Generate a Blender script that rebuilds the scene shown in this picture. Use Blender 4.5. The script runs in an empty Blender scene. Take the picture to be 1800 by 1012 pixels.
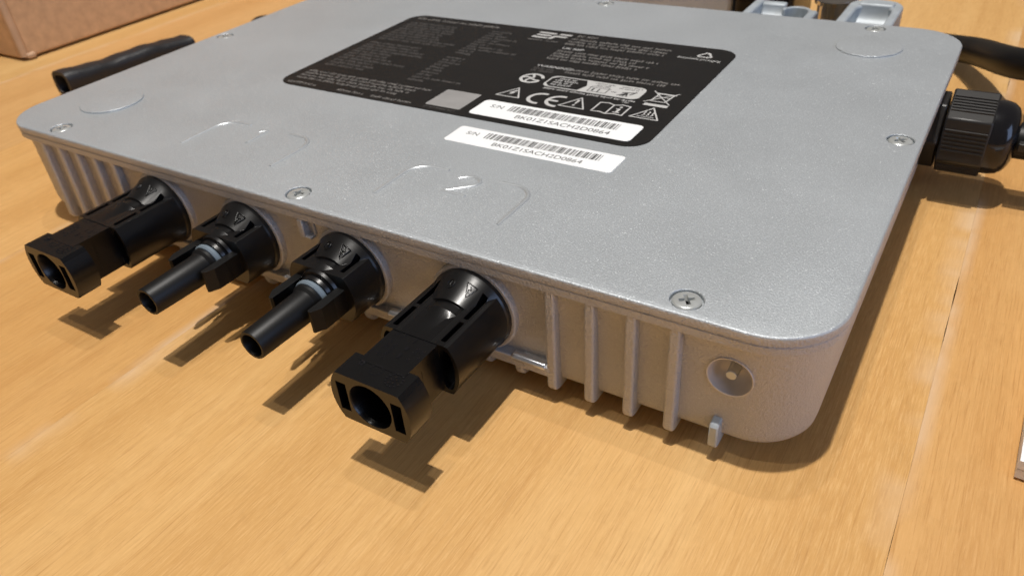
import bpy, bmesh, math, random
from mathutils import Vector, Matrix

random.seed(7)
sc = bpy.context.scene
col = sc.collection
S = 0.001          # all shapes below are written in millimetres
ZT = 32.0          # the lid's top face lies 32 mm above the table

# ------------------------------------------------------------------ camera
cam_d = bpy.data.cameras.new("camera")
cam = bpy.data.objects.new("camera", cam_d)
col.objects.link(cam)
RX = Vector((0.85018527, 0.52187763, -0.06948927))
RY = Vector((0.25465182, -0.52314467, -0.81330935))
RZ = Vector((-0.46080089, 0.67376806, -0.57766698))
M = Matrix.Identity(4)
for i in range(3):
    M[i][0] = RX[i]; M[i][1] = -RY[i]; M[i][2] = -RZ[i]
M[0][3] = 9.98 * S; M[1][3] = -102.14 * S; M[2][3] = (82.35 + ZT) * S
cam.matrix_world = M
cam_d.sensor_width = 36.0
cam_d.lens = 1356.83 / 1800 * 36
cam_d.clip_start = 0.005
cam_d.clip_end = 50
cam_d.dof.use_dof = True
cam_d.dof.focus_distance = 0.150
cam_d.dof.aperture_fstop = 32
sc.camera = cam

# ------------------------------------------------------------------ light
w = bpy.data.worlds.new("World"); sc.world = w; w.use_nodes = True
bg = w.node_tree.nodes["Background"]
bg.inputs[0].default_value = (1.0, 0.87, 0.75, 1)
bg.inputs[1].default_value = 0.155

def lamp(name, loc, energy, color, size, kind='POINT'):
    d = bpy.data.lights.new(name, kind)
    d.energy = energy; d.color = color
    if kind == 'POINT':
        d.shadow_soft_size = size
    o = bpy.data.objects.new(name, d); col.objects.link(o)
    o.location = [c * S for c in loc]
    return o

# the ceiling lamp has three bulbs almost straight above the table
lamp("ceiling_bulb", (-75, -25, 1700), 100, (1.0, 0.955, 0.90), 0.020)
lamp("ceiling_bulb", (-190, 300, 1700), 15, (1.0, 0.955, 0.90), 0.02)
lamp("ceiling_bulb", (-215, -235, 1700), 13, (1.0, 0.955, 0.90), 0.02)
# cool dusk light from a window on the right
wd = bpy.data.lights.new("window_light", 'AREA')
wd.shape = 'RECTANGLE'; wd.size = 0.9; wd.size_y = 1.1; wd.energy = 11.0; wd.color = (0.45, 0.62, 1.0)
wo = bpy.data.objects.new("window_light", wd); col.objects.link(wo)
wo.location = (1.75, -0.35, 0.75)
wo.rotation_euler = (Vector((-0.1, 0.05, 0)) - Vector(wo.location)).to_track_quat('-Z', 'Y').to_euler()

sc.view_settings.view_transform = 'Standard'
sc.view_settings.look = 'None'
sc.view_settings.exposure = 0.0
sc.view_settings.gamma = 1.0

# ------------------------------------------------------------------ materials
def mat(name):
    m = bpy.data.materials.new(name); m.use_nodes = True
    nt = m.node_tree
    b = nt.nodes["Principled BSDF"]
    return m, nt, b

def nd(nt, t, **kw):
    n = nt.nodes.new(t)
    for k, v in kw.items():
        setattr(n, k, v)
    return n

def coords(nt, scale=(1000, 1000, 1000), add=None):
    tc = nd(nt, 'ShaderNodeTexCoord')
    mp = nd(nt, 'ShaderNodeMapping')
    mp.inputs['Scale'].default_value = scale
    src = tc.outputs['Object']
    if add is not None:
        va = nd(nt, 'ShaderNodeVectorMath', operation='ADD')
        nt.links.new(src, va.inputs[0]); nt.links.new(add, va.inputs[1])
        src = va.outputs[0]
    nt.links.new(src, mp.inputs['Vector'])
    return mp.outputs['Vector']

def noise(nt, vec, scale=1.0, detail=2.0, rough=0.5, dist=0.0):
    n = nd(nt, 'ShaderNodeTexNoise')
    n.inputs['Scale'].default_value = scale
    n.inputs['Detail'].default_value = detail
    n.inputs['Roughness'].default_value = rough
    n.inputs['Distortion'].default_value = dist
    nt.links.new(vec, n.inputs['Vector'])
    return n.outputs['Fac']

def ramp(nt, fac, stops):
    r = nd(nt, 'ShaderNodeValToRGB')
    el = r.color_ramp.elements
    while len(el) < len(stops):
        el.new(0.5)
    for e, (p, c) in zip(el, stops):
        e.position = p
        e.color = c if len(c) == 4 else (*c, 1)
    nt.links.new(fac, r.inputs[0])
    return r.outputs[0]

def mix(nt, a, b, fac, blend='MIX'):
    m = nd(nt, 'ShaderNodeMix', data_type='RGBA', blend_type=blend)
    for sock, v in ((6, a), (7, b), (0, fac)):
        if hasattr(v, 'is_linked') or hasattr(v, 'links'):
            nt.links.new(v, m.inputs[sock])
        else:
            m.inputs[sock].default_value = v if sock == 0 else (*v, 1)
    return m.outputs[2]

def bump(nt, b, h, strength=0.3, dist=0.0001, prev=None):
    n = nd(nt, 'ShaderNodeBump')
    n.inputs['Strength'].default_value = strength
    n.inputs['Distance'].default_value = dist
    nt.links.new(h, n.inputs['Height'])
    if prev is not None:
        nt.links.new(prev, n.inputs['Normal'])
    nt.links.new(n.outputs[0], b.inputs['Normal'])
    return n.outputs[0]

def simple(name, c, rough=0.5, metal=0.0, spec=0.5, nscale=None, nstr=0.2, ndist=0.00005, coat=0.0):
    m, nt, b = mat(name)
    b.inputs['Base Color'].default_value = (*c, 1)
    b.inputs['Roughness'].default_value = rough
    b.inputs['Metallic'].default_value = metal
    b.inputs['Specular IOR Level'].default_value = spec
    b.inputs['Coat Weight'].default_value = coat
    if nscale:
        h = noise(nt, coords(nt), nscale, 3, 0.6)
        bump(nt, b, h, nstr, ndist)
        cc = ramp(nt, noise(nt, coords(nt), nscale * 0.13, 3, 0.6),
                  [(0.3, tuple(x * 0.88 for x in c)), (0.7, tuple(min(1, x * 1.1) for x in c))])
        nt.links.new(cc, b.inputs['Base Color'])
    return m

def silver_paint(name, base, fine, strength, dist, metal, rough, flake=True):
    """sprayed metallic lacquer: orange-peel relief and flakes that catch the light"""
    m, nt, b = mat(name)
    v = coords(nt)
    h1 = noise(nt, v, fine, 3, 0.65)
    n1 = bump(nt, b, h1, strength, dist)
    b.inputs['Metallic'].default_value = metal
    sm_ = ramp(nt, noise(nt, v, 0.07, 4, 0.65), [(0.35, (rough * 0.96,) * 3), (0.65, (rough * 1.06,) * 3)])   # faint smudges
    nt.links.new(sm_, b.inputs['Roughness'])
    big = noise(nt, v, 0.03, 3, 0.5)
    c = ramp(nt, big, [(0.3, tuple(x * 0.95 for x in base)), (0.7, tuple(x * 1.04 for x in base))])
    spk = noise(nt, v, fine * 1.3, 2, 0.5)
    c2 = mix(nt, c, tuple(min(1, x * (1.35 if flake else 1.08)) for x in base), ramp(nt, spk, [(0.55, (0, 0, 0)), (0.72, (1, 1, 1))]))
    nt.links.new(c2, b.inputs['Base Color'])
    if flake:
        # aluminium flakes lie at random angles in the lacquer; a few of them mirror the lamp
        vo = nd(nt, 'ShaderNodeTexVoronoi'); vo.inputs['Scale'].default_value = 4.0
        nt.links.new(v, vo.inputs['Vector'])
        sub = nd(nt, 'ShaderNodeVectorMath', operation='SUBTRACT'); sub.inputs[1].default_value = (0.5, 0.5, 0.5)
        nt.links.new(vo.outputs['Color'], sub.inputs[0])
        sca = nd(nt, 'ShaderNodeVectorMath', operation='SCALE'); sca.inputs['Scale'].default_value = 1.25
        nt.links.new(sub.outputs[0], sca.inputs[0])
        ge = nd(nt, 'ShaderNodeNewGeometry')
        ad = nd(nt, 'ShaderNodeVectorMath', operation='ADD')
        nt.links.new(sca.outputs[0], ad.inputs[0]); nt.links.new(ge.outputs['Normal'], ad.inputs[1])
        no = nd(nt, 'ShaderNodeVectorMath', operation='NORMALIZE'); nt.links.new(ad.outputs[0], no.inputs[0])
        gl = nd(nt, 'ShaderNodeBsdfAnisotropic'); gl.inputs['Roughness'].default_value = 0.36
        gl.inputs['Color'].default_value = (0.85, 0.88, 0.9, 1)
        nt.links.new(no.outputs[0], gl.inputs['Normal'])
        dot = ramp(nt, vo.outputs['Distance'], [(0.30, (1, 1, 1)), (0.50, (0, 0, 0))])
        fm_ = nd(nt, 'ShaderNodeMath', operation='MULTIPLY'); fm_.inputs[1].default_value = 0.085
        nt.links.new(dot, fm_.inputs[0])
        ms = nd(nt, 'ShaderNodeMixShader')
        nt.links.new(fm_.outputs[0], ms.inputs[0]); nt.links.new(b.outputs[0], ms.inputs[1]); nt.links.new(gl.outputs[0], ms.inputs[2])
        nt.links.new(ms.outputs[0], nt.nodes['Material Output'].inputs['Surface'])
    return m

M_LID = silver_paint("silver_lacquer", (0.43, 0.46, 0.482), 2.5, 1.0, 0.00013, 0.42, 0.44)
M_HOUS = silver_paint("cast_aluminium_lacquer", (0.51, 0.505, 0.505), 1.9, 1.0, 0.00045, 0.35, 0.50, False)
M_EMB = simple("embossed_lacquer", (0.50, 0.53, 0.55), 0.36, 0.5, 0.9)
M_BARE = simple("bare_cast_metal", (0.72, 0.75, 0.80), 0.30, 0.9, nscale=1.5, nstr=0.5, ndist=0.0001)
M_BRK = simple("bracket_aluminium", (0.40, 0.44, 0.47), 0.5, 0.2, nscale=1.2, nstr=0.15)
M_ZINC = simple("zinc_screw", (0.50, 0.52, 0.51), 0.30, 0.45, nscale=4.0, nstr=0.08)
M_STEEL = simple("polished_steel", (0.6, 0.58, 0.56), 0.15, 1.0)
M_PLAST = simple("black_plastic", (0.003, 0.003, 0.0035), 0.30, 0, 0.45, nscale=0.6, nstr=0.06)
M_PLASTR = simple("black_matt_plastic", (0.0035, 0.0035, 0.004), 0.27, 0, 0.36, nscale=2.0, nstr=0.25)
M_GLAND = simple("black_nylon", (0.013, 0.012, 0.0115), 0.42, 0, 0.5, nscale=1.3, nstr=0.3)
M_GLANDTOP = simple("black_glossy_nylon", (0.006, 0.006, 0.008), 0.14, 0, 0.5)
M_CABLE = simple("black_cable_rubber", (0.005, 0.0048, 0.0048), 0.45, 0, 0.3, nscale=0.5, nstr=0.1)
M_RUB = simple("grey_rubber", (0.145, 0.185, 0.22), 0.5)
M_TUBE = simple("black_tube_plastic", (0.004, 0.004, 0.0042), 0.45, 0, 0.3, nscale=1.5, nstr=0.2)
M_LABEL = simple("label_black_film", (0.0085, 0.008, 0.0078), 0.5, 0, 0.25, nscale=3.0, nstr=0.1)
M_PRINT = simple("grey_print", (0.20, 0.19, 0.18), 0.6)
M_PRINTD = simple("small_grey_print", (0.085, 0.08, 0.076), 0.6)
M_PRINTW = simple("white_print", (0.48, 0.48, 0.47), 0.6)
M_PATCH = simple("pale_grey_print", (0.27, 0.265, 0.26), 0.6, nscale=0.7, nstr=0.0)
M_WHITE = simple("white_sticker_paper", (0.83, 0.845, 0.85), 0.5)
M_INK = simple("black_ink", (0.012, 0.012, 0.012), 0.6)
M_CARD = simple("brown_cardboard", (0.60, 0.385, 0.225), 0.85, 0, 0.15, nscale=1.6, nstr=0.12)
M_CARDE = simple("cardboard_torn_edge", (0.55, 0.37, 0.24), 0.85, 0, 0.2, nscale=0.6, nstr=0.3)
M_SLEEVE = simple("black_sleeve_film", (0.010, 0.011, 0.014), 0.5, 0, 0.5, nscale=0.3, nstr=0.4, ndist=0.0006)
M_TAUPE = simple("taupe_card", (0.42, 0.44, 0.47), 0.75, 0, 0.3, nscale=0.5, nstr=0.1)
M_PAPER = simple("white_paper", (0.84, 0.84, 0.85), 0.7, 0, 0.3, nscale=0.3, nstr=0.15)
M_LED = simple("frosted_clear_lens", (0.60, 0.57, 0.55), 0.30, 0.1, 0.6)

def wood():
    m, nt, b = mat("oiled_beech_wood")
    oi = nd(nt, 'ShaderNodeObjectInfo')
    cmb = nd(nt, 'ShaderNodeCombineXYZ')
    mu = nd(nt, 'ShaderNodeMath', operation='MULTIPLY'); mu.inputs[1].default_value = 3.7
    nt.links.new(oi.outputs['Random'], mu.inputs[0])
    nt.links.new(mu.outputs[0], cmb.inputs[0]); nt.links.new(mu.outputs[0], cmb.inputs[1])
    add = cmb.outputs[0]
    # broad figure running along the board
    vf = coords(nt, (38, 2.6, 10), add)
    fig = noise(nt, vf, 1.0, 3, 0.5, 0.4)
    c1 = ramp(nt, fig, [(0.30, (0.545, 0.305, 0.105)), (0.5, (0.605, 0.355, 0.133)), (0.72, (0.665, 0.42, 0.178))])
    # growth lines
    vg = coords(nt, (300, 4.5, 30), add)
    g = noise(nt, vg, 1.0, 5, 0.62, 0.3)
    c2 = mix(nt, c1, (0.46, 0.235, 0.072), ramp(nt, g, [(0.48, (0, 0, 0)), (0.78, (0.55, 0.55, 0.55))]))
    # fine pale rays and dark pores
    vp = coords(nt, (2700, 150, 300), add)
    p = noise(nt, vp, 1.0, 6, 0.78)
    c3 = mix(nt, c2, (0.74, 0.475, 0.215), ramp(nt, p, [(0.47, (0, 0, 0)), (0.68, (0.62, 0.62, 0.62))]))
    vq = coords(nt, (2900, 75, 300), add)
    q = noise(nt, vq, 1.0, 6, 0.75)
    c4 = mix(nt, c3, (0.40, 0.20, 0.06), ramp(nt, q, [(0.51, (0, 0, 0)), (0.70, (0.68, 0.68, 0.68))]))
    # rare dark bark flecks
    vk = coords(nt, (330, 28, 100), add)
    k = noise(nt, vk, 1.0, 1, 0.5)
    c5 = mix(nt, c4, (0.10, 0.045, 0.02), ramp(nt, k, [(0.79, (0, 0, 0)), (0.83, (0.9, 0.9, 0.9))]))
    # multiply by each board's tint
    tone = oi.outputs['Color']
    c6 = mix(nt, c5, tone, 1.0, 'MULTIPLY')
    # curl across the grain, and a pale rubbed streak along the board edges
    cu = noise(nt, coords(nt, (160, 210, 100), add), 1.0, 4, 0.65, 0.8)
    c6 = mix(nt, c6, (0.44, 0.25, 0.085), ramp(nt, cu, [(0.50, (0, 0, 0)), (0.80, (0.22, 0.22, 0.22))]))
    tcg = nd(nt, 'ShaderNodeTexCoord'); sx_ = nd(nt, 'ShaderNodeSeparateXYZ'); nt.links.new(tcg.outputs['Generated'], sx_.inputs[0])
    pp = nd(nt, 'ShaderNodeMath', operation='PINGPONG'); pp.inputs[1].default_value = 0.5
    nt.links.new(sx_.outputs[0], pp.inputs[0])
    edge = ramp(nt, pp.outputs[0], [(0.004, (0.7, 0.7, 0.7)), (0.036, (0, 0, 0))])
    rub = ramp(nt, noise(nt, coords(nt, (14, 26, 10), add), 1.0, 3, 0.6), [(0.46, (0, 0, 0)), (0.60, (0.8, 0.8, 0.8))])
    ef = mix(nt, edge, rub, 1.0, 'MULTIPLY')
    c6 = mix(nt, c6, (0.68, 0.50, 0.33), ef)
    nt.links.new(c6, b.inputs['Base Color'])
    b.inputs['Roughness'].default_value = 0.48
    rr = ramp(nt, p, [(0.3, (0.42,) * 3), (0.7, (0.56,) * 3)])
    nt.links.new(rr, b.inputs['Roughness'])
    b.inputs['Specular IOR Level'].default_value = 0.35
    n1 = bump(nt, b, p, 0.25, 0.00008)
    bump(nt, b, g, 0.15, 0.0002, n1)
    return m
M_WOOD = wood()

# ------------------------------------------------------------------ mesh helpers
WL = {}

class MB:
    def __init__(self):
        self.v = []; self.f = []
    def quadloop(self, a, b, n):
        for i in range(n):
            j = (i + 1) % n
            self.f.append((a + i, a + j, b + j, b + i))
    def loops(self, loops, cap0=True, cap1=True):
        n = len(loops[0]); base = len(self.v)
        for l in loops:
            self.v.extend(l)
        for k in range(len(loops) - 1):
            self.quadloop(base + k * n, base + (k + 1) * n, n)
        if cap0: self.f.append(tuple(base + i for i in reversed(range(n))))
        if cap1: self.f.append(tuple(base + (len(loops) - 1) * n + i for i in range(n)))
        return self
    def box(self, x0, x1, y0, y1, z0, z1):
        b = len(self.v)
        self.v += [(x0, y0, z0), (x1, y0, z0), (x1, y1, z0), (x0, y1, z0), (x0, y0, z1), (x1, y0, z1), (x1, y1, z1), (x0, y1, z1)]
        for f in ((0, 3, 2, 1), (4, 5, 6, 7), (0, 1, 5, 4), (1, 2, 6, 5), (2, 3, 7, 6), (3, 0, 4, 7)):
            self.f.append(tuple(b + i for i in f))
        return self
    def prism(self, pts, axis, a, b):
        """extrude a 2D outline along an axis; pts are (p,q) of the other two axes in order"""
        def P(p, q, t):
            return {0: (t, p, q), 1: (p, t, q), 2: (p, q, t)}[axis]
        return self.loops([[P(p, q, a) for p, q in pts], [P(p, q, b) for p, q in pts]])
    def lathe(self, prof, axis=2, n=40, centre=(0, 0, 0), sign=1, cap0=True, cap1=True):
        L = []
        for t, r in prof:
            l = []
            for i in range(n):
                a = 2 * math.pi * i / n
                c, s = r * math.cos(a), r * math.sin(a)
                p = {0: (sign * t, c, s), 1: (c, sign * t, s), 2: (c, s, sign * t)}[axis]
                l.append(tuple(p[k] + centre[k] for k in range(3)))
            L.append(l)
        return self.loops(L, cap0, cap1)
    def tube(self, pts, r, n=8, caps=True):
        pts = [Vector(p) for p in pts]
        L = []; up = Vector((0, 0, 1)); prevx = None
        for i, p in enumerate(pts):
            t = (pts[min(i + 1, len(pts) - 1)] - pts[max(i - 1, 0)]).normalized()
            if prevx is None:
                x = t.cross(up)
                if x.length < 1e-3: x = t.cross(Vector((1, 0, 0)))
            else:
                x = prevx - t * prevx.dot(t)
            x.normalize(); prevx = x
            y = t.cross(x)
            rr = r[i] if isinstance(r, (list, tuple)) else r
            L.append([tuple(p + rr * (math.cos(2 * math.pi * k / n) * x + math.sin(2 * math.pi * k / n) * y)) for k in range(n)])
        return self.loops(L, caps, caps)
    def flat(self, pts, z):
        b = len(self.v)
        self.v += [(x, y, z) for x, y in pts]
        self.f.append(tuple(range(b, b + len(pts))))
        return self
    def mesh(self, name, off=(0, 0, 0), angle=35, raw=False):
        me = bpy.data.meshes.new(name)
        me.from_pydata([((x + off[0]) * S, (y + off[1]) * S, (z + off[2]) * S) for x, y, z in self.v], [], self.f)
        fix(me, angle)
        return me

def fix(me, angle=35):
    bm = bmesh.new(); bm.from_mesh(me)
    bmesh.ops.remove_doubles(bm, verts=bm.verts, dist=1e-7)
    closed = all(len(e.link_faces) == 2 for e in bm.edges)
    if closed:
        bmesh.ops.recalc_face_normals(bm, faces=bm.faces)
    else:
        for f in bm.faces:
            if f.normal.z < -0.99: f.normal_flip()
    lim = math.radians(angle)
    for f in bm.faces: f.smooth = True
    for e in bm.edges:
        if len(e.link_faces) == 2 and e.calc_face_angle(0) > lim:
            e.smooth = False
    bm.to_mesh(me); bm.free(); me.update()

TAB = (0, 0, ZT)       # offset that puts lid-based coordinates above the table

def link(name, me, m, parent=None, loc=(0, 0, 0), bevel=None, seg=2, rotz=0):
    o = bpy.data.objects.new(name, me); col.objects.link(o)
    if m is not None and not me.materials: me.materials.append(m)
    L = Vector([c * S for c in loc])
    WL[o] = L
    if parent is not None:
        o.parent = parent; o.location = L - WL[parent]
    else:
        o.location = L
    if rotz: o.rotation_euler.z = rotz
    if bevel:
        b = o.modifiers.new("bevel", 'BEVEL'); b.width = bevel * S; b.segments = seg
        b.limit_method = 'ANGLE'; b.angle_limit = math.radians(40)
    return o

def empty(name, loc):
    o = bpy.data.objects.new(name, None); col.objects.link(o)
    o.empty_display_size = 0.02
    L = Vector([c * S for c in loc]); o.location = L; WL[o] = L
    return o

def tag(o, label=None, cat=None, group=None, kind=None):
    if label: o["label"] = label
    if cat: o["category"] = cat
    if group: o["group"] = group
    if kind: o["kind"] = kind
    return o

def boolean(me, cuts, op='DIFFERENCE', angle=35):
    """cuts: list of (mesh, op)"""
    o = bpy.data.objects.new("tmp", me); col.objects.link(o)
    tmp = []
    for c, p in cuts:
        t = bpy.data.objects.new("tmpc", c); col.objects.link(t); tmp.append(t)
        md = o.modifiers.new("b", 'BOOLEAN'); md.operation = p; md.solver = 'EXACT'; md.object = t
    bpy.context.view_layer.update()
    dg = bpy.context.evaluated_depsgraph_get()
    out = bpy.data.meshes.new_from_object(o.evaluated_get(dg))
    for t in tmp + [o]:
        bpy.data.objects.remove(t)
    fix(out, angle)
    return out

def rrect(x0, x1, y0, y1, r, n=8):
    pts = []
    for cx, cy, a0 in ((x1 - r, y0 + r, -90), (x1 - r, y1 - r, 0), (x0 + r, y1 - r, 90), (x0 + r, y0 + r, 180)):
        for i in range(n + 1):
            a = math.radians(a0 + 90 * i / n)
            pts.append((cx + r * math.cos(a), cy + r * math.sin(a)))
    return pts

W, D, RC = 242.0, 169.7, 14.0
def body_loop(inset, z, n=14):
    return [(x, y, z) for x, y in rrect(-W + inset, -inset, inset, D - inset, max(RC - inset, 1), n)]

# ------------------------------------------------------------------ the table
table = empty("table_top", (0, 0, 0))
tag(table, kind="structure")
tones = {15: (1.03, 1.01, 0.95, 1), -145: (0.95, 0.87, 0.75, 1), 96: (0.94, 0.85, 0.74, 1), -225: (1.02, 0.98, 0.92, 1)}   # tone per board; the right-hand one also carries painted light falloff
joints = [15.3 - 80.2 * k for k in range(-6, 16) if k != 1]
for i in range(len(joints) - 1):
    x1, x0 = joints[i], joints[i + 1]
    m = MB(); dz = random.uniform(-0.03, 0.0)
    # board edges are not perfectly true: hairline gaps open here and there
    ys = [-420 + 8 * k for k in range(191)]
    gap = lambda x, y: max(0.0, 0.19 * math.sin(y * 0.021 + x) * math.sin(y * 0.0573 + 2.1 * x) + 0.10 * math.sin(y * 0.31 + x) - 0.10)
    L_ = [(x0 + 0.012 + gap(x0, y), y) for y in ys]; R_ = [(x1 - 0.012 - gap(x1, y), y) for y in ys]
    n_ = len(ys)
    m.v = [(x, y, dz) for x, y in L_] + [(x, y, dz) for x, y in R_] + [(x, y, -24) for x, y in L_] + [(x, y, -24) for x, y in R_]
    for k in range(n_ - 1):
        m.f += [(k, n_ + k, n_ + k + 1, k + 1), (2 * n_ + k, 2 * n_ + k + 1, 3 * n_ + k + 1, 3 * n_ + k), (k, k + 1, 2 * n_ + k + 1, 2 * n_ + k), (n_ + k, 3 * n_ + k, 3 * n_ + k + 1, n_ + k + 1)]
    m.f += [(0, 2 * n_, 3 * n_, n_), (n_ - 1, 2 * n_ - 1, 4 * n_ - 1, 3 * n_ - 1)]
    pk = link("plank", m.mesh("plank"), M_WOOD, table)
    pk.color = tones.get(round(x1), (random.uniform(0.93, 1.02), random.uniform(0.92, 1.0), random.uniform(0.90, 1.0), 1))

# ------------------------------------------------------------------ microinverter
inv = empty("microinverter", (-121, 85, 0))
tag(inv, "flat silver metal microinverter with a black information label and four black connectors", "inverter")

screws = [(-26.0, 4.6), (-120.8, 4.6), (-215.8, 4.6), (-237.2, 84.8), (-119.8, 165.2), (-25.7, 165.2), (-4.7, 84.8)]

lid = MB().loops([body_loop(i, z) for i, z in ((0.3, -2.12), (0.05, -1.95), (0.0, -0.55), (0.04, -0.33), (0.15, -0.15), (0.33, -0.04), (0.55, 0.0))])
lm = lid.mesh("lid", TAB)
cut = MB()
for x, y in screws:
    cut.lathe([(-1.0, 3.0), (-0.16, 3.05), (0.0, 3.2), (0.4, 3.6)], 2, 40, (x, y, 0))
lm = boolean(lm, [(cut.mesh("c", TAB), 'DIFFERENCE')])
lid_o = link("lid", lm, M_LID, inv)
lm.materials.append(M_HOUS)
for f in lm.polygons:
    if abs(f.normal.z) < 0.3 and (f.center.y < 0.001 or f.center.x > -0.001 or f.center.y > 0.168 or f.center.x < -0.241 or abs(f.center.z - 0.0307) < 0.0008 and f.area > 1e-7 and len(f.vertices) == 4 and f.center.z < 0.0313):
        f.material_index = 1

hs = MB().loops([body_loop(i, z) for i, z in ((6.5, -28.1), (4.2, -27.9), (3.0, -27.3), (2.3, -26.3), (2.05, -24.8), (1.9, -5.0), (1.7, -4.5), (1.2, -4.25), (0.35, -4.15), (0.12, -3.9), (0.12, -2.4), (0.3, -2.15), (0.9, -2.12))])
hm = boolean(hs.mesh("housing", TAB), [(MB().lathe([(0.5, 4.3), (2.2, 4.2), (9.0, 4.2)], 1, 48, (-16.2, 0, -12.2)).mesh("c", TAB), 'DIFFERENCE')])
hous = link("housing", hm, M_HOUS, inv)

# upright ribs on the front wall, with the fin below each
ribs_r = [-50.7, -42.15, -33.7, -25.2]
ribs_l = [-187.2, -195.8, -204.2, -212.5, -221.0]
def rib_mesh(wd):
    pts = [(0.16, -3.0), (0.16, -4.5)]
    pts += [(-0.5, -27.0), (-0.38, -27.9), (0.1, -28.6), (0.9, -29.0), (2.0, -29.2), (9, -29.2), (9, -24), (4, -23), (4, -3.0)]
    return MB().prism(pts, 0, -wd, 0).mesh("rib", TAB)
rm = rib_mesh(2.15)
for x in ribs_r + ribs_l:
    link("rib", rm, M_HOUS, hous, (x, 0, 0), bevel=0.5, seg=3)
# fins under the connector ledge: only their rounded noses show
fm = MB().prism([(0.3, -24.5), (0.35, -26.8), (0.8, -28.0), (1.6, -28.7), (2.6, -29.0), (60, -30.9), (120, -30.9), (160, -29), (160, -24.5)], 0, -2.2, 0).mesh("fin", TAB)
x = -59.1
while x > -186:
    link("fin", fm, M_HOUS, hous, (x, 0, 0), bevel=0.6, seg=3); x -= 8.45
# ledge below the connectors
lg = MB().box(-187.5, -52.0, -0.42, 4.0, -25.3, -22.8)
link("ledge", lg.mesh("ledge", TAB), M_HOUS, hous, bevel=0.3)
for x0, x1 in ((-61.2, -53.2), (-94.6, -86.5), (-127.8, -119.5), (-161.0, -152.5)):
    t = MB().prism([(-0.62, -23.6), (-0.62, -23.1), (-0.1, -22.55), (1.5, -22.6), (1.5, -23.6)], 0, x0, x1)
    link("bare_metal_edge", t.mesh("bare_metal_edge", TAB), M_BARE, hous, bevel=0.1)
# small hook cast on the wall next to the corner and the U-shaped mark between the middle connectors
tb = MB().prism([(-0.4, -27.9), (0.0, -28.7), (1.0, -29.1), (5, -29.1), (5, -23.2), (2.4, -22.6), (0.3, -22.9), (-0.3, -23.6)], 0, -18.4, -16.6)
link("hook", tb.mesh("hook", TAB), M_BRK, hous, bevel=0.35, seg=3)
um = MB().box(-118.5, -116.9, 0.05, 3, -9.0, -4.1)
link("cast_mark", um.mesh("cast_mark", TAB), M_HOUS, hous, bevel=0.3)
um = MB().box(-116.9, -115.0, 0.05, 3, -9.0, -8.2)
link("cast_mark", um.mesh("cast_mark", TAB), M_HOUS, hous, bevel=0.25)
um = MB().box(-115.4, -114.6, 1.4, 3, -8.2, -4.1)
link("cast_mark", um.mesh("cast_mark", TAB), M_HOUS, hous, bevel=0.2)

# indicator lens, a shallow frosted dish with a pin in the middle
ld = MB().lathe([(5.6, 0.9), (5.5, 1.6), (5.0, 2.6), (4.1, 3.35), (3.0, 3.8), (2.2, 3.95), (1.75, 4.05), (1.7, 4.25), (2.4, 4.3), (8.0, 4.18)], 1, 40, (-16.2, 0, -12.2), 1, True, False)
led = link("indicator_lens", ld.mesh("indicator_lens", TAB), M_LED, hous)
pn = MB().lathe([(6, 1.1), (2.75, 1.0), (2.6, 0.85)], 1, 24, (-16.2, 0, -12.4))
link("indicator_pin", pn.mesh("indicator_pin", TAB), M_EMB, led)

# screws
sp = [(-1.4, 2.68), (-0.36, 2.68), (-0.16, 2.5), (-0.06, 2.25), (0.0, 0.6)]
sm = MB().lathe(sp, 2, 40).mesh("screw", TAB)
cr = MB(); cr2 = MB()
for mb, ax in ((cr, 0), (cr2, 1)):
    lo, hi = -1.0, 0.3
    a = [(-0.8, -0.28), (0.8, -0.28), (0.8, 0.28), (-0.8, 0.28)]
    b = [(-1.75, -0.42), (1.75, -0.42), (1.75, 0.42), (-1.75, 0.42)]
    if ax: a = [(y, x) for x, y in a][::-1]; b = [(y, x) for x, y in b][::-1]
    mb.loops([[(x, y, lo) for x, y in a], [(x, y, hi) for x, y in b]])
sm = boolean(sm, [(cr.mesh("c", TAB), 'DIFFERENCE'), (cr2.mesh("c", TAB), 'DIFFERENCE')])
for (x, y), rz in zip(screws, (33, 8, 50, 20, 70, 62, 40)):
    link("screw", sm, M_ZINC, inv, (x, y, 0), rotz=math.radians(rz))

# round raised pads on the lid
pm = MB().lathe([(-0.4, 9.3), (0.34, 9.3), (0.46, 9.18), (0.5, 8.9)], 2, 64).mesh("raised_disc", TAB)
for x, y in ((-24.0, 146.9), (-219.3, 24.0)):
    link("raised_disc", pm, M_LID, inv, (x, y, 0))

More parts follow.
